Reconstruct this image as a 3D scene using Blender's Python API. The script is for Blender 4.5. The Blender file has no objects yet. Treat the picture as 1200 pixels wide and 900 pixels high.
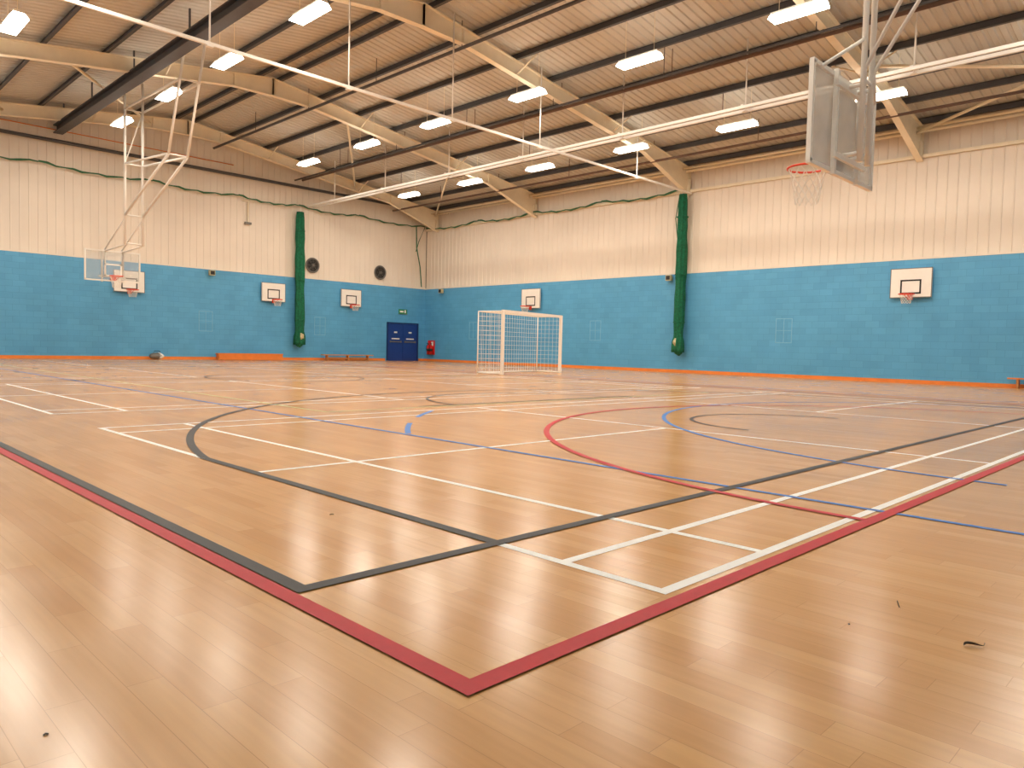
import bpy, bmesh, random
from math import *
from mathutils import Vector, Matrix
random.seed(4)
scene=bpy.context.scene
scene.view_settings.view_transform='Standard'

# ------------------------------------------------------------------ room constants (metres)
XW,YW=26.15,32.82      # far walls
X0,Y0=-0.95,-0.85      # near walls
HB=4.02                # top of painted blockwork
RX=12.6                # ridge x
ZR=10.2; SL=0.135      # ridge height / slope
def roofz(x): return ZR-SL*abs(x-RX)

def lin(c):
    return tuple((v/255/12.92 if v/255<=0.04045 else ((v/255+0.055)/1.055)**2.4) for v in c)+(1,)

# ------------------------------------------------------------------ materials
def mat(name,col,rough=0.6,metal=0.0,noise=0.0,nscale=6.0,alpha=1.0,emis=None,es=0,spec=.5):
    m=bpy.data.materials.new(name); m.use_nodes=True
    nt=m.node_tree; b=nt.nodes['Principled BSDF']
    c=lin(col)
    b.inputs['Base Color'].default_value=c
    b.inputs['Roughness'].default_value=rough
    b.inputs['Metallic'].default_value=metal
    b.inputs['Alpha'].default_value=alpha
    b.inputs['Specular IOR Level'].default_value=spec
    if emis:
        b.inputs['Emission Color'].default_value=lin(emis); b.inputs['Emission Strength'].default_value=es
        m.cycles.emission_sampling='NONE'
    if noise>0:
        g=nt.nodes.new('ShaderNodeNewGeometry')
        n=nt.nodes.new('ShaderNodeTexNoise'); n.inputs['Scale'].default_value=nscale; n.inputs['Detail'].default_value=3
        nt.links.new(g.outputs['Position'],n.inputs['Vector'])
        r=nt.nodes.new('ShaderNodeValToRGB')
        r.color_ramp.elements[0].position=0.3; r.color_ramp.elements[1].position=0.7
        r.color_ramp.elements[0].color=tuple(v*(1-noise) for v in c[:3])+(1,)
        r.color_ramp.elements[1].color=tuple(min(1,v*(1+noise*.6)) for v in c[:3])+(1,)
        nt.links.new(n.outputs['Fac'],r.inputs['Fac']); nt.links.new(r.outputs['Color'],b.inputs['Base Color'])
    return m

def floor_mat():
    m=bpy.data.materials.new('maple_floor'); m.use_nodes=True; nt=m.node_tree; L=nt.links
    b=nt.nodes['Principled BSDF']
    g=nt.nodes.new('ShaderNodeNewGeometry'); s=nt.nodes.new('ShaderNodeSeparateXYZ'); c=nt.nodes.new('ShaderNodeCombineXYZ')
    L.new(g.outputs['Position'],s.inputs[0]); L.new(s.outputs['Y'],c.inputs['X']); L.new(s.outputs['X'],c.inputs['Y'])
    br=nt.nodes.new('ShaderNodeTexBrick'); br.offset=0.37; br.offset_frequency=2; br.squash=1.35; br.squash_frequency=3
    br.inputs['Scale'].default_value=1; br.inputs['Brick Width'].default_value=0.62; br.inputs['Row Height'].default_value=0.085
    br.inputs['Mortar Size'].default_value=0.0010; br.inputs['Mortar Smooth'].default_value=0.3; br.inputs['Bias'].default_value=0.0
    br.inputs['Color1'].default_value=lin((222,168,106)); br.inputs['Color2'].default_value=lin((209,151,90)); br.inputs['Mortar'].default_value=lin((190,134,80))
    L.new(c.outputs[0],br.inputs['Vector'])
    mp=nt.nodes.new('ShaderNodeMapping'); mp.inputs['Scale'].default_value=(2.0,38,1); L.new(c.outputs[0],mp.inputs['Vector'])
    n=nt.nodes.new('ShaderNodeTexNoise'); n.inputs['Scale'].default_value=1.0; n.inputs['Detail'].default_value=4; L.new(mp.outputs[0],n.inputs['Vector'])
    n2=nt.nodes.new('ShaderNodeTexNoise'); n2.inputs['Scale'].default_value=0.9; n2.inputs['Detail'].default_value=3; L.new(g.outputs['Position'],n2.inputs['Vector'])
    mx=nt.nodes.new('ShaderNodeMixRGB'); mx.blend_type='MULTIPLY'; mx.inputs['Fac'].default_value=1
    r=nt.nodes.new('ShaderNodeValToRGB'); r.color_ramp.elements[0].color=(.93,.91,.89,1); r.color_ramp.elements[1].color=(1.04,1.04,1.04,1)
    r.color_ramp.elements[0].position=.3; r.color_ramp.elements[1].position=.7
    L.new(n.outputs['Fac'],r.inputs['Fac']); L.new(br.outputs['Color'],mx.inputs[1]); L.new(r.outputs[0],mx.inputs[2])
    mx2=nt.nodes.new('ShaderNodeMixRGB'); mx2.blend_type='MULTIPLY'; mx2.inputs['Fac'].default_value=1
    r2=nt.nodes.new('ShaderNodeValToRGB'); r2.color_ramp.elements[0].color=(.97,.96,.95,1); r2.color_ramp.elements[1].color=(1.02,1.02,1.03,1)
    r2.color_ramp.elements[0].position=.3; r2.color_ramp.elements[1].position=.75
    L.new(n2.outputs['Fac'],r2.inputs['Fac']); L.new(mx.outputs[0],mx2.inputs[1]); L.new(r2.outputs[0],mx2.inputs[2])
    L.new(mx2.outputs[0],b.inputs['Base Color'])
    n3=nt.nodes.new('ShaderNodeTexNoise'); n3.inputs['Scale'].default_value=1.5; n3.inputs['Detail'].default_value=4; L.new(g.outputs['Position'],n3.inputs['Vector'])
    mr=nt.nodes.new('ShaderNodeMapRange'); mr.inputs['From Min'].default_value=.3; mr.inputs['From Max'].default_value=.7; mr.inputs['To Min'].default_value=0.19; mr.inputs['To Max'].default_value=0.25
    L.new(n3.outputs['Fac'],mr.inputs['Value']); L.new(mr.outputs[0],b.inputs['Roughness'])
    b.inputs['Specular IOR Level'].default_value=.45
    bp=nt.nodes.new('ShaderNodeBump'); bp.inputs['Strength'].default_value=0.04; bp.inputs['Distance'].default_value=0.003
    L.new(br.outputs['Fac'],bp.inputs['Height']); bp.invert=True; L.new(bp.outputs[0],b.inputs['Normal'])
    return m

def block_mat(name,c1,c2,mo):
    m=bpy.data.materials.new(name); m.use_nodes=True; nt=m.node_tree; L=nt.links
    b=nt.nodes['Principled BSDF']; b.inputs['Roughness'].default_value=0.5
    g=nt.nodes.new('ShaderNodeNewGeometry'); s=nt.nodes.new('ShaderNodeSeparateXYZ'); c=nt.nodes.new('ShaderNodeCombineXYZ')
    a=nt.nodes.new('ShaderNodeMath'); a.operation='ADD'
    L.new(g.outputs['Position'],s.inputs[0]); L.new(s.outputs['X'],a.inputs[0]); L.new(s.outputs['Y'],a.inputs[1])
    L.new(a.outputs[0],c.inputs['X']); L.new(s.outputs['Z'],c.inputs['Y'])
    br=nt.nodes.new('ShaderNodeTexBrick'); br.offset=0.5
    br.inputs['Scale'].default_value=1; br.inputs['Brick Width'].default_value=0.45; br.inputs['Row Height'].default_value=0.225
    br.inputs['Mortar Size'].default_value=0.008; br.inputs['Mortar Smooth'].default_value=0.5
    br.inputs['Color1'].default_value=lin(c1); br.inputs['Color2'].default_value=lin(c2); br.inputs['Mortar'].default_value=lin(mo)
    L.new(c.outputs[0],br.inputs['Vector'])
    n=nt.nodes.new('ShaderNodeTexNoise'); n.inputs['Scale'].default_value=1.1; n.inputs['Detail'].default_value=6; L.new(g.outputs['Position'],n.inputs['Vector'])
    r=nt.nodes.new('ShaderNodeValToRGB'); r.color_ramp.elements[0].color=(.92,.92,.92,1); r.color_ramp.elements[1].color=(1.06,1.05,1.04,1)
    r.color_ramp.elements[0].position=.3; r.color_ramp.elements[1].position=.72
    mx=nt.nodes.new('ShaderNodeMixRGB'); mx.blend_type='MULTIPLY'; mx.inputs['Fac'].default_value=1
    L.new(n.outputs['Fac'],r.inputs['Fac']); L.new(br.outputs['Color'],mx.inputs[1]); L.new(r.outputs[0],mx.inputs[2])
    L.new(mx.outputs[0],b.inputs['Base Color'])
    bp=nt.nodes.new('ShaderNodeBump'); bp.inputs['Strength'].default_value=0.35; bp.inputs['Distance'].default_value=0.005; bp.invert=True
    L.new(br.outputs['Fac'],bp.inputs['Height']); L.new(bp.outputs[0],b.inputs['Normal'])
    return m

M_FLOOR=floor_mat()
M_BLUE=block_mat('blue_blockwork',(90,168,214),(83,160,208),(75,150,198))
M_CLAD=mat('cream_cladding',(232,222,208),.55,noise=.05,nscale=.7)
M_ROOF=mat('roof_sheet',(200,196,186),.55,noise=.08,nscale=.8)
M_STEEL=mat('cream_steel',(240,229,204),.5,noise=.05,nscale=3)
M_DARK=mat('grey_purlin_steel',(78,77,80),.55,noise=.1,nscale=3)
M_RUST=mat('brown_pipe',(104,80,68),.5,noise=.1,nscale=3)
M_WHITE=mat('white_paint',(240,237,230),.45,noise=.03,nscale=4)
M_RED=mat('red_line_paint',(196,14,34),.5,noise=.06,nscale=20,spec=.25)
M_BLK=mat('black_line_paint',(32,32,38),.5,noise=.12,nscale=20,spec=.3)
M_WLN=mat('white_line_paint',(250,248,242),.45,noise=.04,nscale=20)
M_BLN=mat('blue_line_paint',(50,120,200),.5,noise=.08,nscale=20,spec=.3)
M_YLN=mat('green_line_paint',(196,204,138),.45,noise=.08,nscale=20)
M_ORANGE=mat('orange_paint',(232,134,56),.5,noise=.08,nscale=4)
M_RIM=mat('rim_red',(226,66,36),.4,noise=.05)
M_NETW=mat('white_net_cord',(236,232,222),.8,noise=.05)
M_GREEN=mat('green_netting',(10,104,72),.85,noise=.4,nscale=14)
M_ROPE=mat('green_rope',(58,112,80),.85,noise=.2,nscale=14)
M_NAVY=mat('navy_door',(24,58,132),.4,noise=.06)
M_NAVYF=mat('navy_frame',(24,50,104),.45,noise=.06)
M_BLACK=mat('black_plastic',(30,30,32),.5,noise=.1)
M_GREY=mat('grey_metal',(120,116,110),.45,metal=.3,noise=.1)
M_FIRE=mat('extinguisher_red',(206,30,26),.3,noise=.05)
M_WOOD=mat('bench_wood',(206,140,80),.45,noise=.15,nscale=12)
M_EXIT=mat('exit_green',(40,130,80),.4,noise=.05)
M_BOARD=mat('cloudy_backboard',(232,230,224),.25,alpha=.62,noise=.08,nscale=5)
M_BOARD2=mat('clear_backboard',(214,220,220),.15,alpha=.22,noise=.05,nscale=5)
M_TUBE=mat('lamp_diffuser',(255,250,240),.4,emis=(255,247,232),es=14,noise=.01)
M_MARK=mat('faint_white_mark',(122,184,216),.6,noise=.1,nscale=9)
M_BEIGE=mat('beige_bag',(200,190,150),.8,noise=.3,nscale=12)
M_LEAF=mat('dry_leaf',(84,68,46),.8,noise=.3,nscale=60)

# ------------------------------------------------------------------ mesh builder
class Ob:
    def __init__(s,name,mats):
        s.name=name; s.mats=mats; s.bm=bmesh.new()
    def poly(s,pts,mi=0):
        v=[s.bm.verts.new(p) for p in pts]; f=s.bm.faces.new(v); f.material_index=mi; return f
    def box(s,c,d,mi=0,rot=None):
        r=rot or Matrix.Identity(3); c=Vector(c)
        v=[s.bm.verts.new(c+r@Vector((sx*d[0]/2,sy*d[1]/2,sz*d[2]/2))) for sx in(-1,1) for sy in(-1,1) for sz in(-1,1)]
        for q in((0,1,3,2),(4,6,7,5),(0,4,5,1),(2,3,7,6),(0,2,6,4),(1,5,7,3)):
            f=s.bm.faces.new([v[i] for i in q]); f.material_index=mi
    def box2(s,a,b,mi=0):
        s.box([(a[i]+b[i])/2 for i in range(3)],[abs(b[i]-a[i]) for i in range(3)],mi)
    def tube(s,p,q,r,mi=0,n=8,r2=None,sq=False):
        p=Vector(p);q=Vector(q);d=q-p
        if d.length<1e-6:return
        d.normalize(); up=Vector((0,0,1)) if abs(d.z)<.9 else Vector((1,0,0))
        a=d.cross(up).normalized(); b=d.cross(a).normalized()
        if sq:n=4
        r2=r if r2 is None else r2
        off=pi/4 if n==4 else 0
        A=[];B=[]
        for i in range(n):
            t=2*pi*i/n+off; w=a*cos(t)+b*sin(t)
            A.append(s.bm.verts.new(p+w*r)); B.append(s.bm.verts.new(q+w*r2))
        for i in range(n):
            j=(i+1)%n; f=s.bm.faces.new([A[i],A[j],B[j],B[i]]); f.material_index=mi; f.smooth=n>4
        f=s.bm.faces.new(A[::-1]);f.material_index=mi; f=s.bm.faces.new(B);f.material_index=mi
    def path(s,pts,r,mi=0,n=6):
        pts=[Vector(p) for p in pts]; rings=[]
        for i,p in enumerate(pts):
            d=(pts[min(i+1,len(pts)-1)]-pts[max(i-1,0)]).normalized()
            up=Vector((0,0,1)) if abs(d.z)<.9 else Vector((1,0,0))
            a=d.cross(up).normalized(); b=d.cross(a).normalized()
            rr=r[i] if isinstance(r,(list,tuple)) else r
            rings.append([s.bm.verts.new(p+(a*cos(2*pi*k/n)+b*sin(2*pi*k/n))*rr) for k in range(n)])
        for A,B in zip(rings,rings[1:]):
            for i in range(n):
                j=(i+1)%n; f=s.bm.faces.new([A[i],A[j],B[j],B[i]]); f.material_index=mi; f.smooth=True
    def ring(s,c,R,r,axis='z',mi=0,n=32,m=8):
        rings=[]
        for i in range(n):
            t=2*pi*i/n; row=[]
            for k in range(m):
                u=2*pi*k/m; rad=R+r*cos(u); h=r*sin(u)
                P={'z':(rad*cos(t),rad*sin(t),h),'y':(rad*cos(t),h,rad*sin(t)),'x':(h,rad*cos(t),rad*sin(t))}[axis]
                row.append(s.bm.verts.new(Vector(c)+Vector(P)))
            rings.append(row)
        for i in range(n):
            A=rings[i];B=rings[(i+1)%n]
            for k in range(m):
                j=(k+1)%m; f=s.bm.faces.new([A[k],A[j],B[j],B[k]]); f.material_index=mi; f.smooth=True
    def done(s,parent=None,recalc=True):
        if recalc: bmesh.ops.recalc_face_normals(s.bm,faces=s.bm.faces)
        me=bpy.data.meshes.new(s.name); s.bm.to_mesh(me); s.bm.free()
        for m in s.mats: me.materials.append(m)
        o=bpy.data.objects.new(s.name,me); scene.collection.objects.link(o)
        if parent: o.parent=parent
        return o

# ------------------------------------------------------------------ floor
f=Ob('floor',[M_FLOOR]); f.box2((X0-.3,Y0-.3,-.2),(XW+.3,YW+.3,0)); f.done()

# ------------------------------------------------------------------ walls
def wall(name,axis,pos,sgn,lo,hi,gable):
    w=Ob(name,[M_BLUE,M_CLAD,M_STEEL])
    def P(u,dep,z): # dep>0 into room
        return (u,pos+sgn*dep,z) if axis=='y' else (pos+sgn*dep,u,z)
    a=P(lo,0,0); b=P(hi,-.3,HB); w.box2(a,b,0)
    per=.30; n=int((hi-lo)/per)+1; prof=[]
    u=lo
    for i in range(n):
        prof+= [(u,-.04),(u+.255,-.04),(u+.265,-.025),(u+.29,-.025)]
        u+=per
    prof=[(min(p[0],hi),p[1]) for p in prof]
    for (u1,d1),(u2,d2) in zip(prof,prof[1:]):
        if u2-u1<1e-4 and abs(d1-d2)<1e-4: continue
        zs1=[HB,7.3,roofz(u1)+.12 if gable else roofz(lo_e)+.12]
        zs2=[HB,7.3,roofz(u2)+.12 if gable else roofz(lo_e)+.12]
        for k,mi in((0,1),(1,1)):
            w.poly([P(u1,d1,zs1[k]),P(u2,d2,zs2[k]),P(u2,d2,zs2[k+1]),P(u1,d1,zs1[k+1])],mi)
    w.box2(P(lo,-.28,HB),P(hi,-.3,8.3),1)
    w.box2(P(lo,.012,HB-.03),P(hi,-.1,HB+.03),1)
    return w.done(recalc=False)
lo_e=XW
wall('wall_left','y',YW,-1,X0,XW,True)
wall('wall_right','x',XW,-1,Y0,YW,False)
wall('wall_rear','y',Y0,1,X0,XW,True)
wall('wall_side','x',X0,1,Y0,YW,False)

def trim(name,a,b,m):
    t=Ob(name,[m]); t.box2(a,b); t.done()
trim('baseboard_left',(X0+.02,YW-.03,0),(23.45,YW,.12),M_ORANGE)
trim('baseboard_left_end',(25.7,YW-.03,0),(XW-.03,YW,.12),M_ORANGE)
trim('baseboard_right',(XW-.03,Y0+.02,0),(XW,YW-.03,.12),M_ORANGE)
trim('baseboard_rear',(X0+.03,Y0,0),(XW-.03,Y0+.03,.12),M_ORANGE)
trim('baseboard_side',(X0,Y0+.03,0),(X0+.03,YW-.03,.12),M_ORANGE)

# ------------------------------------------------------------------ roof deck (corrugated)
c=Ob('ceiling',[M_ROOF])
per=.25; y=Y0-.3; prof=[]
while y<YW+.3:
    prof+=[(y,0),(y+.125,0),(y+.15,.032),(y+.225,.032)]; y+=per
for x1,x2 in((X0-.3,RX),(RX,XW+.3)):
    for (ya,da),(yb,db) in zip(prof,prof[1:]):
        c.poly([(x1,ya,roofz(x1)+da),(x2,ya,roofz(x2)+da),(x2,yb,roofz(x2)+db),(x1,yb,roofz(x1)+db)])
c.done(recalc=False)

p=Ob('roof_purlins',[M_DARK])
for k in range(9):
    d=.35+k*1.62
    for x in (RX-d,RX+d):
        if X0<x<XW:
            zt=roofz(x)-.005
            p.box2((x-.04,Y0,zt-.20),(x-.025,YW,zt)); p.box2((x-.04,Y0,zt-.02),(x+.05,YW,zt)); p.box2((x-.12,Y0,zt-.20),(x-.025,YW,zt-.18))
p.done()

# rafters
def rafter(y):
    o=Ob('roof_rafter',[M_STEEL])
    D=.45
    def seg(pts_top,pts_bot):
        for i in range(len(pts_top)-1):
            a,b,c_,d=pts_top[i],pts_top[i+1],pts_bot[i+1],pts_bot[i]
            for yy in(-.012,.012):
                o.poly([(a[0],y+yy,a[1]),(b[0],y+yy,b[1]),(c_[0],y+yy,c_[1]),(d[0],y+yy,d[1])])
            for (p1,p2,s) in((a,b,-1),(d,c_,1)):
                t=.025*s
                v=[(p1[0],y-.1,p1[1]),(p1[0],y+.1,p1[1]),(p2[0],y+.1,p2[1]),(p2[0],y-.1,p2[1])]
                w=[(q[0],q[1],q[2]+t) for q in v]
                o.poly(v);o.poly(w)
                for i1 in range(4):
                    j=(i1+1)%4; o.poly([v[i1],v[j],w[j],w[i1]])
    for sg in(-1,1):
        end=XW-.02 if sg>0 else X0+.02
        xs_=[RX,RX+sg*1.4,end-sg*3.2,end]
        dep=[D+.16,D,D,D+.62]
        top=[(x,roofz(x)-.21) for x in xs_]; bot=[(x,roofz(x)-.21-dd) for x,dd in zip(xs_,dep)]
        seg(top,bot)
        for x,dd in zip(xs_,dep):
            zt=roofz(x)-.21; xx=x-(sg*.03 if x==end else 0)
            o.box((xx,y,zt-dd/2),(.02,.19,dd))
        o.box((end-sg*.1,y,7.45),(.16,.2,.5))
        for xb in (RX+sg*3.6,RX+sg*8.4):
            zb=roofz(xb)-.21-D
            for s2 in(-1,1): o.tube((xb,y,zb+.04),(xb,y+s2*.85,roofz(xb)-.2),.025,n=6)
    return o.done()
for y in(7.72,16.15,24.5): rafter(y)
rafter(YW-.98)

o=Ob('roof_duct',[M_DARK]); 
o.box2((7.92,Y0+.02,8.62),(8.24,YW-.02,8.66)); o.box2((7.92,Y0+.02,8.9),(8.24,YW-.02,8.94)); o.box2((8.04,Y0+.02,8.62),(8.12,YW-.02,8.92))
for y in(3,7.72,12,16.15,20.3,24.5,28.6,32): 
    o.box2((8.06,y-.03,8.9),(8.10,y+.03,roofz(8.1)))
o.done()
o=Ob('heating_pipes',[M_RUST,M_DARK])
for x,z,r,mi in((18.3,8.62,.055,0),(17.9,8.55,.04,1),(21.2,8.25,.05,0),(23.6,7.95,.045,0),(14.0,9.25,.05,1)):
    o.tube((x,Y0+.02,z),(x,YW-.3,z),r,mi)
    for y in(3,7.72,12,16.15,20.3,24.5,28.6): o.tube((x,y,z),(x,y,roofz(x)),.012,mi,n=5)
o.done()

o=Ob('curtain_track',[M_WHITE])
for x in(18.72,19.05): o.box2((x-.035,Y0+.02,7.44),(x+.035,YW-.02,7.52))
for y in(1.2,5.8,10,14.1,18.4,22.4,26.6,30.6):
    o.box2((18.68,y-.04,7.52),(19.09,y+.04,7.55))
    o.tube((18.88,y,7.5),(18.88,y,roofz(18.88)),.022,n=6)
    o.box((18.88,y,7.4),(.14,.14,.02)); o.tube((18.88,y,7.4),(18.88,y,7.55),.02,n=6)
o.done()
o=Ob('curtain_track',[M_WHITE])
o.box2((X0+.02,16.0,7.12),(XW-.02,16.06,7.19))
for x in(3.2,6.8,10.25,13.6,17.2,22.4):
    o.tube((x,16.03,7.15),(x,16.03,roofz(x)),.02,n=6); o.box((x,16.03,7.1),(.14,.1,.03))
o.done()

o=Ob('wall_pipe_rail',[M_STEEL,M_DARK])
o.tube((XW-.25,Y0+.02,8.0),(XW-.25,YW-.3,8.0),.06,0)
o.box2((XW-.10,Y0+.02,7.2),(XW+.0,YW-.02,7.3),0)
for y in range(1,33,3): o.tube((XW-.25,y,8.0),(XW+.02,y,8.0),.02,0,n=5)
o.done()
o=Ob('gable_pipe_rail',[M_STEEL,M_DARK,M_ORANGE])
o.tube((X0+.02,YW-.2,8.3),(XW-.4,YW-.2,8.3),.07,1)
o.tube((X0+.02,YW-.06,8.75),(15,YW-.06,8.75),.02,2,n=5)
for x in range(0,26,3): o.tube((x,YW-.2,8.3),(x,YW+.03,8.3),.02,1,n=5)
o.done()
o=Ob('roof_bracing',[M_STEEL])
for xa,xb in((RX-6.5,RX-1.5),(RX+3,RX+8.2),(RX+8.2,XW-.2),(RX-11.5,RX-6.5)):
    o.tube((xa,24.5,roofz(xa)-.45),(xb,YW-.98,roofz(xb)-.45),.045)
for ya,yb in((-.6,7.72),(7.72,16.15),(16.15,24.5),(24.5,32.3)):
    o.tube((XW-.5,ya,8.05),(XW-.5,yb,8.05),.045)
o.tube((XW-.5,7.72,7.9),(RX+8.2,-.6,roofz(RX+8.2)-.5),.05); o.tube((RX+8.2,7.72,roofz(RX+8.2)-.5),(XW-.5,-.6,7.9),.05)
o.done()

# ------------------------------------------------------------------ lamps
LY=[3.3,7.45,11.7,15.75,20.1,24.2,28.5]
for lx,lz in((4.07,7.82),(9.0,8.4),(16.3,8.4),(21.6,7.9)):
    for ly in LY:
        o=Ob('high_bay_lamp',[M_WHITE,M_TUBE,M_STEEL])
        L_,W_=1.25,.38
        o.box((lx,ly,lz+.13),(W_*.55,L_*.98,.06),0)
        a=[(lx-W_*.28,ly-L_*.49,lz+.11),(lx+W_*.28,ly-L_*.49,lz+.11),(lx+W_*.28,ly+L_*.49,lz+.11),(lx-W_*.28,ly+L_*.49,lz+.11)]
        b=[(lx-W_/2,ly-L_/2,lz),(lx+W_/2,ly-L_/2,lz),(lx+W_/2,ly+L_/2,lz),(lx-W_/2,ly+L_/2,lz)]
        for i in range(4): o.poly([a[i],a[(i+1)%4],b[(i+1)%4],b[i]],1)
        o.poly(b,1)
        for s in(-.45,.45):
            o.tube((lx,ly+s,lz+.1),(lx,ly+s,roofz(lx)),.008,2,n=4)
        ob=o.done()
        ld=bpy.data.lights.new('lamp_light','AREA'); ld.shape='RECTANGLE'; ld.size=W_*.95; ld.size_y=L_*.95; ld.energy=122; ld.color=(1,.905,.77)
        lo=bpy.data.objects.new('lamp_light',ld); scene.collection.objects.link(lo); lo.location=(lx,ly,lz-.012); lo.parent=ob

# ------------------------------------------------------------------ court markings
m=Ob('court_line_markings',[M_BLK,M_WLN,M_RED,M_BLN,M_YLN])
Z={1:.0012,4:.0020,3:.0028,0:.0036,2:.0044}
def ln(x1,y1,x2,y2,w,mi):
    z=Z[mi]
    if x1==x2: m.poly([(x1-w/2,y1,z),(x1+w/2,y1,z),(x1+w/2,y2,z),(x1-w/2,y2,z)],mi)
    else:
        z+=.0003; m.poly([(x1,y1-w/2,z),(x2,y1-w/2,z),(x2,y1+w/2,z),(x1,y1+w/2,z)],mi)
def arc(cx,cy,r,a0,a1,w,mi,n=None):
    n=n or max(12,int(abs(a1-a0)*r/.12)); z=Z[mi]+.00015
    for i in range(n):
        t1=a0+(a1-a0)*i/n;t2=a0+(a1-a0)*(i+1)/n
        m.poly([(cx+(r-w/2)*cos(t1),cy+(r-w/2)*sin(t1),z),(cx+(r+w/2)*cos(t1),cy+(r+w/2)*sin(t1),z),(cx+(r+w/2)*cos(t2),cy+(r+w/2)*sin(t2),z),(cx+(r-w/2)*cos(t2),cy+(r-w/2)*sin(t2),z)],mi)
def rect(x1,y1,x2,y2,w,mi):
    h=w/2
    ln(x1-h,y1,x2+h,y1,w,mi);ln(x1-h,y2,x2+h,y2,w,mi);ln(x1,y1+h,x1,y2-h,w,mi);ln(x2,y1+h,x2,y2-h,w,mi)
NX1,NY1,NX2,NY2=1.193,1.302,16.44,31.8
rect(NX1,NY1,NX2,NY2,.064,2)
NC=(NX1+NX2)/2
arc(NC,NY1+.026,4.9,0,pi,.055,2); arc(NC,NY2-.026,4.9,pi,2*pi,.05,2)
BX1,BY1,BX2,BY2=1.262,2.221,16.26,30.22
rect(BX1,BY1,BX2,BY2,.058,0)
BC=(BX1+BX2)/2
for s,yb in((1,BY1),(-1,BY2)):
    hy=yb+s*1.575; R=6.725; hx=6.58; dy=sqrt(R*R-hx*hx)
    for sx in(-1,1): ln(BC+sx*hx,yb+s*.026,BC+sx*hx,hy+s*dy,.06,0)
    a=atan2(dy,hx)
    if s>0: arc(BC,hy,R,a,pi-a,.06,0); arc(BC,hy,1.25,0,pi,.045,0); arc(BC,yb+5.8,1.8,0,pi,.045,0)
    else: arc(BC,hy,R,pi+a,2*pi-a,.05,0); arc(BC,hy,1.25,pi,2*pi,.045,0); arc(BC,yb-5.8,1.8,pi,2*pi,.045,0)
    ln(BC-2.475,yb+s*5.8,BC+2.475,yb+s*5.8,.05,0)
ln(BX1,16.22,BX2,16.22,.05,0); arc(BC,16.22,1.8,0,2*pi,.05,0)
for k in range(4):
    x1=2.18;x2=x1+13.4;y1=1.392+7.74*k;y2=y1+6.1;w=.046
    rect(x1,y1,x2,y2,w,1)
    ln(x1+.76,y1,x1+.76,y2,w,1);ln(x2-.76,y1,x2-.76,y2,w,1)
    ln(x1,y1+.46,x2,y1+.46,w,1);ln(x1,y2-.46,x2,y2-.46,w,1)
    ln(x1+4.72,y1,x1+4.72,y2,w,1);ln(x2-4.72,y1,x2-4.72,y2,w,1)
    ym=(y1+y2)/2; ln(x1,ym,x1+4.72,ym,w,1);ln(x2-4.72,ym,x2,ym,w,1)
ln(4.216,-.2,4.216,32.2,.045,3); ln(17.2,-.2,17.2,32.2,.045,3)
arc(10.7,1.08,4.92,0,pi,.05,3)
for a0,a1 in((126.5,133),(138,145)): arc(10.7,1.08,7.85,radians(a0),radians(a1),.055,3)
arc(10.7,31.6,4.92,pi,2*pi,.05,3)
rect(4.8,7.9,13.8,25.9,.04,4)
m.done(recalc=False)

# ------------------------------------------------------------------ hoops
def net(o,c,mi,R=.225,h=.42,rb=.13,n=12,rr=.004):
    lev=6
    def pt(i,k):
        t=k/lev; R_=R+(rb-R)*(t**.6); a=2*pi*(i+.5*(k%2))/n
        return (c[0]+R_*cos(a),c[1]+R_*sin(a),c[2]-h*t)
    for k in range(lev):
        for i in range(n):
            p=pt(i,k)
            if k%2==0: q1,q2=pt(i,k+1),pt(i-1,k+1)
            else: q1,q2=pt(i,k+1),pt(i+1,k+1)
            o.tube(p,q1,rr,mi,n=4);o.tube(p,q2,rr,mi,n=4)

def wallhoop(axis,pos,u,w=1.2,zb=2.75,h=.88):
    o=Ob('wall_basketball_hoop',[M_WHITE,M_BLACK,M_RIM,M_NETW,M_GREY])
    def P(a,d,z): return (u+a,pos-d,z) if axis=='y' else (pos-d,u+a,z)
    o.box2(P(-w/2,.10,zb),P(w/2,.13,zb+h),0)
    for a in(-.4,.4): o.box2(P(a-.03,0,zb+.1),P(a+.03,.10,zb+h-.1),4)
    e=.022
    x1,x2,z1,z2=-.31,.31,zb+.12,zb+.58
    for a,b,c_,d in((x1,x2,z1,z1+.05),(x1,x2,z2-.05,z2),(x1,x1+.05,z1,z2),(x2-.05,x2,z1,z2)):
        o.box2(P(a,.13,c_),P(b,.134,d),1)
    for a,b,c_,d in((-w/2,w/2,zb,zb+e),(-w/2,w/2,zb+h-e,zb+h),(-w/2,-w/2+e,zb,zb+h),(w/2-e,w/2,zb,zb+h)):
        o.box2(P(a,.13,c_),P(b,.133,d),4)
    zr=zb+.09
    o.box2(P(-.08,.13,zr-.16),P(.08,.145,zr+.02),2); o.box2(P(-.05,.14,zr-.02),P(.05,.30,zr+.01),2)
    o.tube(P(-.05,.14,zr-.14),P(-.12,.35,zr),.012,2,n=6); o.tube(P(.05,.14,zr-.14),P(.12,.35,zr),.012,2,n=6)
    cc=P(0,.13+.38,zr); o.ring(cc,.225,.016,'z',2)
    net(o,cc,3,h=.3)
    return o.done()
for u in(10.6,16.95,21.22): wallhoop('y',YW,u)
for u in(7.78,24.6): wallhoop('x',XW,u,w=1.24,zb=2.76,h=.95)

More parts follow.
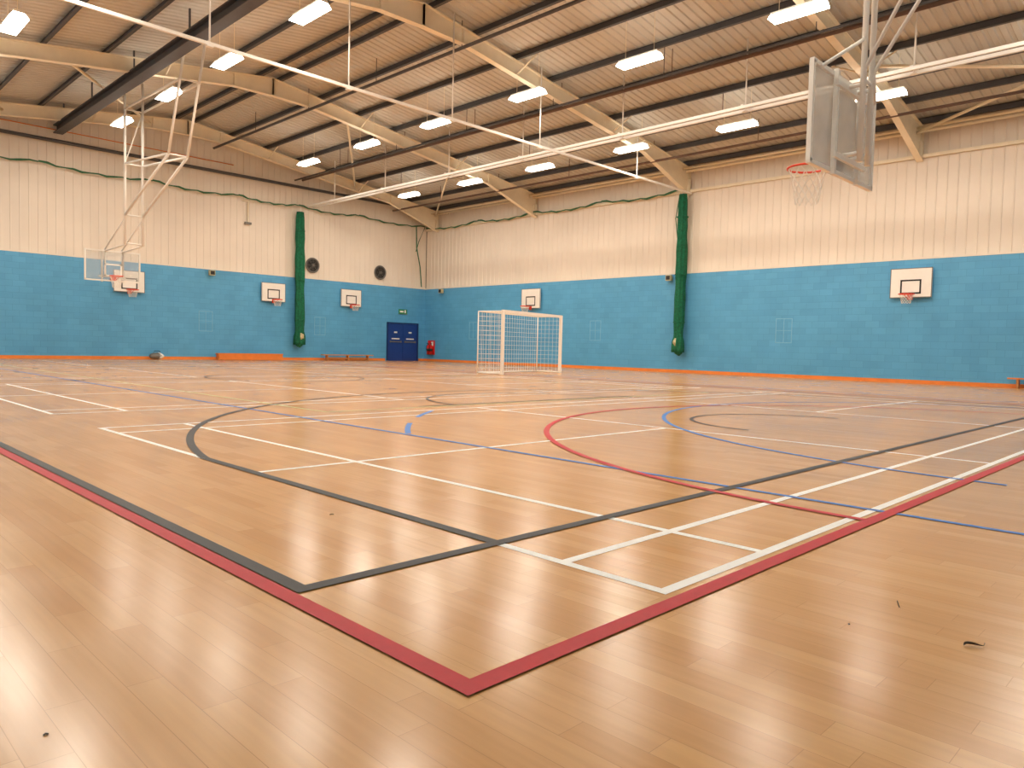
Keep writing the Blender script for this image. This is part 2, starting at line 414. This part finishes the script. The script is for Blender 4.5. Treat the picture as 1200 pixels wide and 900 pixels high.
def bigboard(o,cx,y,s):
    w,h,zb=1.8,1.05,2.9
    o.box((cx,y,zb+h/2),(w-.06,.018,h-.06),5)
    for z in(zb,zb+h): o.box((cx,y-s*.01,z),(w+.04,.05,.05),0)
    for x in(cx-w/2,cx+w/2): o.box((x,y-s*.01,zb+h/2),(.05,.05,h),0)
    yy=y+s*.012
    for a,b,c_,d in((-.295,.295,.15,.2),(-.295,.295,.55,.6),(-.295,-.245,.15,.6),(.245,.295,.15,.6)):
        o.box2((cx+a,yy-.002,zb+c_),(cx+b,yy+.002,zb+d),0)
    for x in(cx-.35,cx+.35): o.box((x,y-s*.05,zb+h/2),(.05,.05,h+.1),0)
    for z in(zb+.15,zb+h-.12): o.box((cx,y-s*.09,z),(.9,.04,.06),0)
    zr=3.05
    o.box((cx,y+s*.02,zr-.06),(.2,.02,.16),2); o.box((cx,y+s*.1,zr),(.12,.16,.02),2)
    for a in(-.08,.08): o.tube((cx+a,y+s*.02,zr-.13),(cx+a*1.8,y+s*.22,zr-.01),.01,2,n=6)
    cc=(cx,y+s*.385,zr); o.ring(cc,.228,.013,'z',2,n=40); net(o,cc,3,rr=.0045)

o=Ob('suspended_basketball_hoop',[M_WHITE,M_BLACK,M_RIM,M_NETW,M_GREY,M_BOARD])
y=BY1+1.2; bigboard(o,BC,y,1)
for x in(BC-.12,BC+.12):
    o.tube((x,y-.25,3.0),(x,y-.25,roofz(x)-.2),.035,0,n=8)
    o.tube((x,y-.05,3.85),(x,y-.25,3.85),.025,0); o.tube((x,y-.05,3.1),(x,y-.25,3.1),.025,0)
    o.tube((x,y-.25,4.0),(x+(.8 if x>BC else -.3),y-3.3,roofz(x)-.32),.022,0)
for z in(3.9,4.9,6.1,7.3,8.5): o.tube((BC-.12,y-.25,z),(BC+.12,y-.25,z),.02,0)
for sx in(-1,1): o.tube((BC+sx*.12,y-.25,4.35),(BC+sx*.8,y-.06,3.9),.02,0)
o.done()
o=Ob('suspended_basketball_hoop',[M_WHITE,M_BLACK,M_RIM,M_NETW,M_GREY,M_BOARD2])
y=BY2-1.2; bigboard(o,BC+.1,y,-1)
ym=27.0; cx=8.9
for x in(cx-.28,cx+.28):
    o.tube((x,ym,4.0),(x,ym,roofz(x)-.2),.045,0)
    o.tube((x,ym,5.0),(x,23.2,6.4),.04,0); o.tube((x,23.2,6.4),(x,21.9,roofz(x)-.2),.04,0)
    o.tube((x,ym,6.7),(x,23.2,6.4),.035,0); o.tube((x,ym,8.5),(x,22.3,8.4),.035,0)
    o.tube((x,ym,4.0),(x,y+.1,3.95),.03,0); o.tube((x,ym,4.9),(x,y+.1,4.0),.025,0)
    o.tube((x,y+.02,3.1),(x,y+.1,4.05),.03,0)
for yy,z in((ym,4.05),(ym,5.0),(ym,6.7),(ym,8.5),(23.2,6.4),(22.3,8.4)): o.tube((cx-.28,yy,z),(cx+.28,yy,z),.025,0)
o.tube((cx-.28,ym,6.7),(cx+.28,ym,8.5),.02,0)
o.done()

# ------------------------------------------------------------------ goal
o=Ob('football_goal',[M_WHITE,M_NETW])
A=Vector((16.15,16.42,0)); B=Vector((19.66,17.1,0)); W=B-A; nrm=Vector((-W.y,W.x,0)).normalized(); H=2.0; dp=.95
up=Vector((0,0,1)); r=.06
o.tube(A,A+up*H,r,0,sq=True); o.tube(B,B+up*H,r,0,sq=True); o.tube(A+up*(H-.03)-W.normalized()*.03,B+up*(H-.03)+W.normalized()*.03,r,0,sq=True)
Ab,Bb=A+nrm*dp,B+nrm*dp
for P_,Q_ in((A,Ab),(B,Bb)):
    o.tube(P_+up*.03,Q_+up*.03,.025,0); o.tube(P_+up*(H-.03),Q_+up*(H-.03),.02,0); o.tube(Q_,Q_+up*(H-.03),.02,0)
o.tube(Ab+up*.03,Bb+up*.03,.025,0); o.tube(Ab+up*(H-.03),Bb+up*(H-.03),.02,0)
def netpanel(p,u,v,nu,nv,rr=.006):
    for i in range(nu+1):
        a=p+u*i/nu; o.tube(a,a+v,rr,1,n=3)
    for j in range(nv+1):
        a=p+v*j/nv; o.tube(a,a+u,rr,1,n=3)
netpanel(Ab+up*.03,Bb-Ab,up*(H-.06),24,13,.004)
netpanel(A+up*.03,Ab-A,up*(H-.06),6,13,.0055)
netpanel(B+up*.03,Bb-B,up*(H-.06),6,13,.004)
netpanel(A+up*(H-.03),B-A,nrm*dp,24,6,.004)
o.done(recalc=False)

# ------------------------------------------------------------------ green gathered divider nets
def curtain(axis,pos,u,ztop,zbot,r=.18):
    o=Ob('green_divider_curtain',[M_GREEN,M_BEIGE,M_WHITE])
    cx,cy=(u,pos-r-.12) if axis=='y' else (pos-r-.12,u)
    n=28; rings=[]; lv=30
    for k in range(lv+1):
        t=k/lv; z=ztop+(zbot-ztop)*t
        env=r*(.75+.25*min(1,t*5))*(1+.06*sin(t*19)+.04*sin(t*41))
        if t>.9: env*=1.2
        row=[]
        for i in range(n):
            a=2*pi*i/n; rr=env*(1+.22*sin(7*a+t*3)+.1*sin(3*a-t*5))
            row.append(o.bm.verts.new((cx+rr*cos(a),cy+rr*.8*sin(a),z)))
        rings.append(row)
    for P_,Q_ in zip(rings,rings[1:]):
        for i in range(n):
            j=(i+1)%n; f=o.bm.faces.new([P_[i],P_[j],Q_[j],Q_[i]]); f.smooth=True
    o.bm.faces.new(rings[0]); o.bm.faces.new(rings[-1][::-1])
    for z in(zbot+1.2,zbot+3.1,ztop-.9): o.ring((cx,cy,z),r*1.05,.02,'z',0,n=20,m=6)
    for k,(dx,dz,R,mi) in enumerate(((0.03,.22,.2,0),(-.04,.1,.18,0),(.03,.40,.13,1))):
        res=bmesh.ops.create_icosphere(o.bm,subdivisions=3,radius=R)
        for v in res['verts']:
            v.co=Vector((v.co.x*1.1,v.co.y*.9,v.co.z*1.25))*(1+.12*sin(v.co.x*40)*cos(v.co.z*33))+Vector((cx+dx-(.15 if mi==1 and axis=='x' else 0),cy+dx-(.15 if mi==1 and axis=='y' else 0),zbot+dz))
            for f in v.link_faces: f.material_index=mi; f.smooth=True
    if axis=='y': o.box2((cx-.04,cy,ztop-.1),(cx+.04,pos,ztop),2)
    else: o.box2((cx,cy-.04,ztop-.1),(pos,cy+.04,ztop),2)
    o.tube((cx,cy,ztop-.05),(cx,cy,ztop+.25),.02,2)
    o.done()
curtain('y',YW,18.2,7.1,.75,.2)
curtain('x',XW,16.2,7.1,.82,.21)

o=Ob('green_net_rope',[M_ROPE])
def swag(p,q,sag,n=14,r=.035):
    p=Vector(p);q=Vector(q); o.path([p.lerp(q,i/n)-Vector((0,0,sag*4*(i/n)*(1-i/n)))+Vector((0,0,.03*sin(i*2.1))) for i in range(n+1)],[r*(1+.3*sin(i*1.7)) for i in range(n+1)])
pts=[X0+.1,3.2,7.4,11.5,15.2,18.2,21.6,25.9]
for a,b in zip(pts,pts[1:]): swag((a,YW-.16,7.45),(b,YW-.16,7.45),.14)
pts=[YW-.2,28.4,24.5,20.4,16.3]
for a,b in zip(pts,pts[1:]): swag((XW-.2,a,7.35),(XW-.2,b,7.35),.16)
o.path([(25.3,YW-.15,7.4),(25.35,YW-.15,6.2),(25.6,YW-.15,5.2),(25.75,YW-.12,4.1)],.03)
o.path([(25.9,YW-.15,7.4),(25.5,YW-.15,6.6),(25.3,YW-.15,6.0)],.02)
o.path([(XW-.2,16.45,7.1),(XW-.2,16.6,6.2),(XW-.2,16.45,5.2)],.02)
o.done()

# ------------------------------------------------------------------ doors
d=Ob('door_1',[M_NAVY,M_NAVYF,M_WHITE,M_GREY,M_EXIT])
x1,x2,zt=23.6,25.56,2.0; yf=YW-.005
d.box2((x1-.07,yf-.07,0),(x1,yf,zt+.07),1); d.box2((x2,yf-.07,0),(x2+.07,yf,zt+.07),1); d.box2((x1-.07,yf-.07,zt),(x2+.07,yf,zt+.07),1)
xm=(x1+x2)/2
for a,b in((x1+.01,xm-.006),(xm+.006,x2-.01)):
    d.box2((a,yf-.045,.01),(b,yf,zt-.01),0)
    d.box2((a+.1,yf-.085,1.0),(b-.1,yf-.055,1.06),3); d.box2((a+.1,yf-.07,.98),(a+.16,yf-.04,1.08),3); d.box2((b-.16,yf-.07,.98),(b-.1,yf-.04,1.08),3)
    d.box2((a+.22,yf-.048,1.16),(b-.22,yf-.044,1.22),2)
    d.box2((a+.38,yf-.048,1.5),(b-.38,yf-.044,1.58),2)
d.done()
e=Ob('exit_sign',[M_EXIT,M_WHITE,M_GREY]); e.box2((24.3,YW-.05,2.55),(24.85,YW,2.8),0); e.box2((24.36,YW-.053,2.63),(24.6,YW-.049,2.72),1); e.box2((24.66,YW-.053,2.6),(24.76,YW-.049,2.76),1); e.box2((24.28,YW-.045,2.53),(24.87,YW-.005,2.55),2); e.done()

o=Ob('fire_extinguisher',[M_FIRE,M_BLACK,M_WHITE,M_GREY])
yy=32.2
o.box2((XW-.05,yy-.28,.35),(XW,yy+.28,1.15),0)
o.box2((XW-.055,yy-.2,.85),(XW-.05,yy-.02,1.08),2)
for dy in(-.13,.13):
    xx=XW-.15
    o.tube((xx,yy+dy,.38),(xx,yy+dy,.82),.08,0,n=16); o.tube((xx,yy+dy,.82),(xx,yy+dy,.90),.08,0,n=16,r2=.03); o.tube((xx,yy+dy,.90),(xx,yy+dy,.97),.02,1)
    o.box((xx-.04,yy+dy,.98),(.12,.03,.03),1); o.path([(xx,yy+dy,.93),(xx-.08,yy+dy+.06,.85),(xx-.09,yy+dy+.05,.6)],.012,1)
    o.tube((xx,yy+dy,.55),(xx,yy+dy,.7),.0815,1,n=16)
    o.box2((xx-.02,yy+dy-.1,.36),(XW-.02,yy+dy+.1,.38),3)
o.done()

for x in(19.05,23.05):
    o=Ob('wall_extractor_fan',[M_BLACK,M_GREY])
    c0=(x,YW-.02,4.66); R=.34
    o.ring(c0,R,.04,'y',1,n=32); 
    o.tube((x,YW+.0,4.66),(x,YW+.04,4.66),R,0,n=32)
    o.tube((x,YW-.1,4.66),(x,YW+.02,4.66),.07,1,n=16)
    for k in range(6):
        a=2*pi*k/6; rot=Matrix.Rotation(-a,3,'Y')@Matrix.Rotation(.5,3,'X')
        o.box((x+.19*cos(a),YW-.02,4.66+.19*sin(a)),(.24,.012,.10),0,rot)
    for rr in(.12,.2,.28): o.ring((x,YW-.07,4.66),rr,.006,'y',1,n=28,m=5)
    for k in range(4):
        a=pi*k/4; o.tube((x-R*cos(a),YW-.07,4.66-R*sin(a)),(x+R*cos(a),YW-.07,4.66+R*sin(a)),.006,1,n=4)
    o.done()

def bench(name,x1,x2,yc,h,m1,box=False):
    o=Ob(name,[m1,M_WOOD,M_GREY])
    o.box2((x1,yc-.16,h-.045),(x2,yc+.16,h),0)
    if box:
        o.box2((x1+.03,yc-.14,.02),(x2-.03,yc-.12,h-.045),0); o.box2((x1+.03,yc+.12,.02),(x2-.03,yc+.14,h-.045),0)
        for x in(x1+.03,(x1+x2)/2,x2-.05): o.box2((x,yc-.14,0),(x+.04,yc+.14,h-.045),0)
    else:
        k=3
        for i in range(k):
            x=x1+.25+(x2-x1-.5)*i/(k-1); o.box2((x-.03,yc-.17,0),(x+.03,yc+.17,.05),1); o.box2((x-.025,yc-.1,.05),(x+.025,yc+.1,h-.045),1)
        o.box2((x1+.2,yc-.025,.08),(x2-.2,yc+.025,.16),1)
    o.done()
bench('orange_gym_bench',14.1,17.2,32.35,.30,M_ORANGE,True)
bench('gym_bench',19.4,22.3,32.4,.30,M_WOOD)
o=Ob('orange_gym_bench',[M_ORANGE,M_WOOD]); o.box2((25.7,1.6,.27),(26.0,4.95,.31)); 
for y in(1.8,3.2,4.7): o.box2((25.75,y-.03,0),(25.95,y+.03,.27),1)
o.done()
o=Ob('kit_bag',[M_GREY,M_BLACK,M_WHITE])
res=bmesh.ops.create_icosphere(o.bm,subdivisions=3,radius=.2)
for v in res['verts']:
    v.co=Vector((v.co.x*1.5,v.co.y*.8,max(-.13,v.co.z*.75)))*(1+.06*sin(v.co.x*30))+Vector((11.6,32.45,.14))
    for f in v.link_faces: f.material_index=2 if v.co.x>11.7 else 0; f.smooth=True
o.path([(11.45,32.45,.24),(11.5,32.45,.36),(11.7,32.45,.36),(11.75,32.45,.24)],.015,1)
o.done()

def sensor(axis,pos,u,z):
    o=Ob('wall_sensor',[M_BEIGE,M_BLACK])
    def P(a,d,zz): return (u+a,pos-d,zz) if axis=='y' else (pos-d,u+a,zz)
    o.box2(P(-.12,.08,z-.12),P(.12,.24,z+.1),0); o.box2(P(-.03,0,z-.03),P(.03,.08,z+.03),1); o.box2(P(-.09,.24,z-.09),P(.09,.25,z+.07),1); o.done()
sensor('y',YW,14.0,3.85); sensor('x',XW,16.85,3.85); sensor('x',XW,31.3,3.85)

def target(axis,pos,u,z,w=.62,h=.9):
    o=Ob('wall_target_frame',[M_MARK]); t=.025
    def P(a,d,zz): return (u+a,pos-d,zz) if axis=='y' else (pos-d,u+a,zz)
    for a,b,c_,e_ in((-w/2,w/2,z,z+t),(-w/2,w/2,z+h-t,z+h),(-w/2,-w/2+t,z,z+h),(w/2-t,w/2,z,z+h),(-w/2,w/2,z+h/2,z+h/2+t*.6),(-.01,.01,z,z+h)):
        o.box2(P(a,0,c_),P(b,.006,e_),0)
    o.done()
target('y',YW,13.8,1.25);target('y',YW,19.5,1.25);target('x',XW,20.7,1.25);target('x',XW,12.0,1.25);target('x',XW,28.8,1.25)

o=Ob('wall_conduit',[M_STEEL,M_GREY])
o.path([(15.7,YW-.06,7.25),(15.7,YW-.06,6.3)],.03,0); o.path([(15.4,YW-.06,7.25),(16.0,YW-.06,7.25)],.03,0); o.box((15.7,YW-.06,6.25),(.3,.1,.1),1)
o.done()

# curled dry leaf and bits of grit on the floor
o=Ob('dry_leaf',[M_LEAF])
lc=Vector((2.445,.518,.003)); rot=Matrix.Rotation(radians(-35),3,'Z')
n=10
rows=[]
for i in range(n+1):
    t=i/n; w_=.006*sin(pi*t)**.7+.0006; x=(t-.5)*.06
    rows.append([o.bm.verts.new(lc+rot@Vector((x,s_*w_+.010*sin(t*5),.002+.006*abs(s_)*sin(pi*t)))) for s_ in(-1,0,1)])
for a,b in zip(rows,rows[1:]):
    for k in range(2): o.bm.faces.new([a[k],a[k+1],b[k+1],b[k]])
o.path([lc+rot@Vector((.028,-.009,.003)),lc+rot@Vector((.04,.0,.005)),lc+rot@Vector((.048,.010,.002))],.001)
o.done()
o=Ob('floor_debris',[M_LEAF])
o.path([(2.64,.775,.002),(2.70,.80,.003)],.0018,n=5)
for (x,y,s) in((1.93,3.12,.010),(.40,1.74,.004),(2.35,.83,.003),(.28,1.9,.003)):
    o.path([(x-s,y,.002),(x,y+s*.6,.003),(x+s,y-s*.3,.002)],.002)
o.done()

# ------------------------------------------------------------------ camera
Mx=[[0.70363,-0.01762,0.71035],[-0.71017,-0.05103,0.70218],[0.02388,-0.99854,-0.04842]]
cd=bpy.data.cameras.new('camera'); co=bpy.data.objects.new('camera',cd); scene.collection.objects.link(co)
cd.sensor_width=36; cd.lens=867.23/1200*36; cd.clip_start=.05; cd.clip_end=200
mw=Matrix.Identity(4)
for i in range(3):
    mw[i][0]=Mx[i][0]; mw[i][1]=-Mx[i][1]; mw[i][2]=-Mx[i][2]
mw[2][3]=.831
co.matrix_world=mw
scene.camera=co
w=bpy.data.worlds.new('world'); scene.world=w; w.use_nodes=True; w.node_tree.nodes['Background'].inputs[0].default_value=(.02,.02,.02,1)
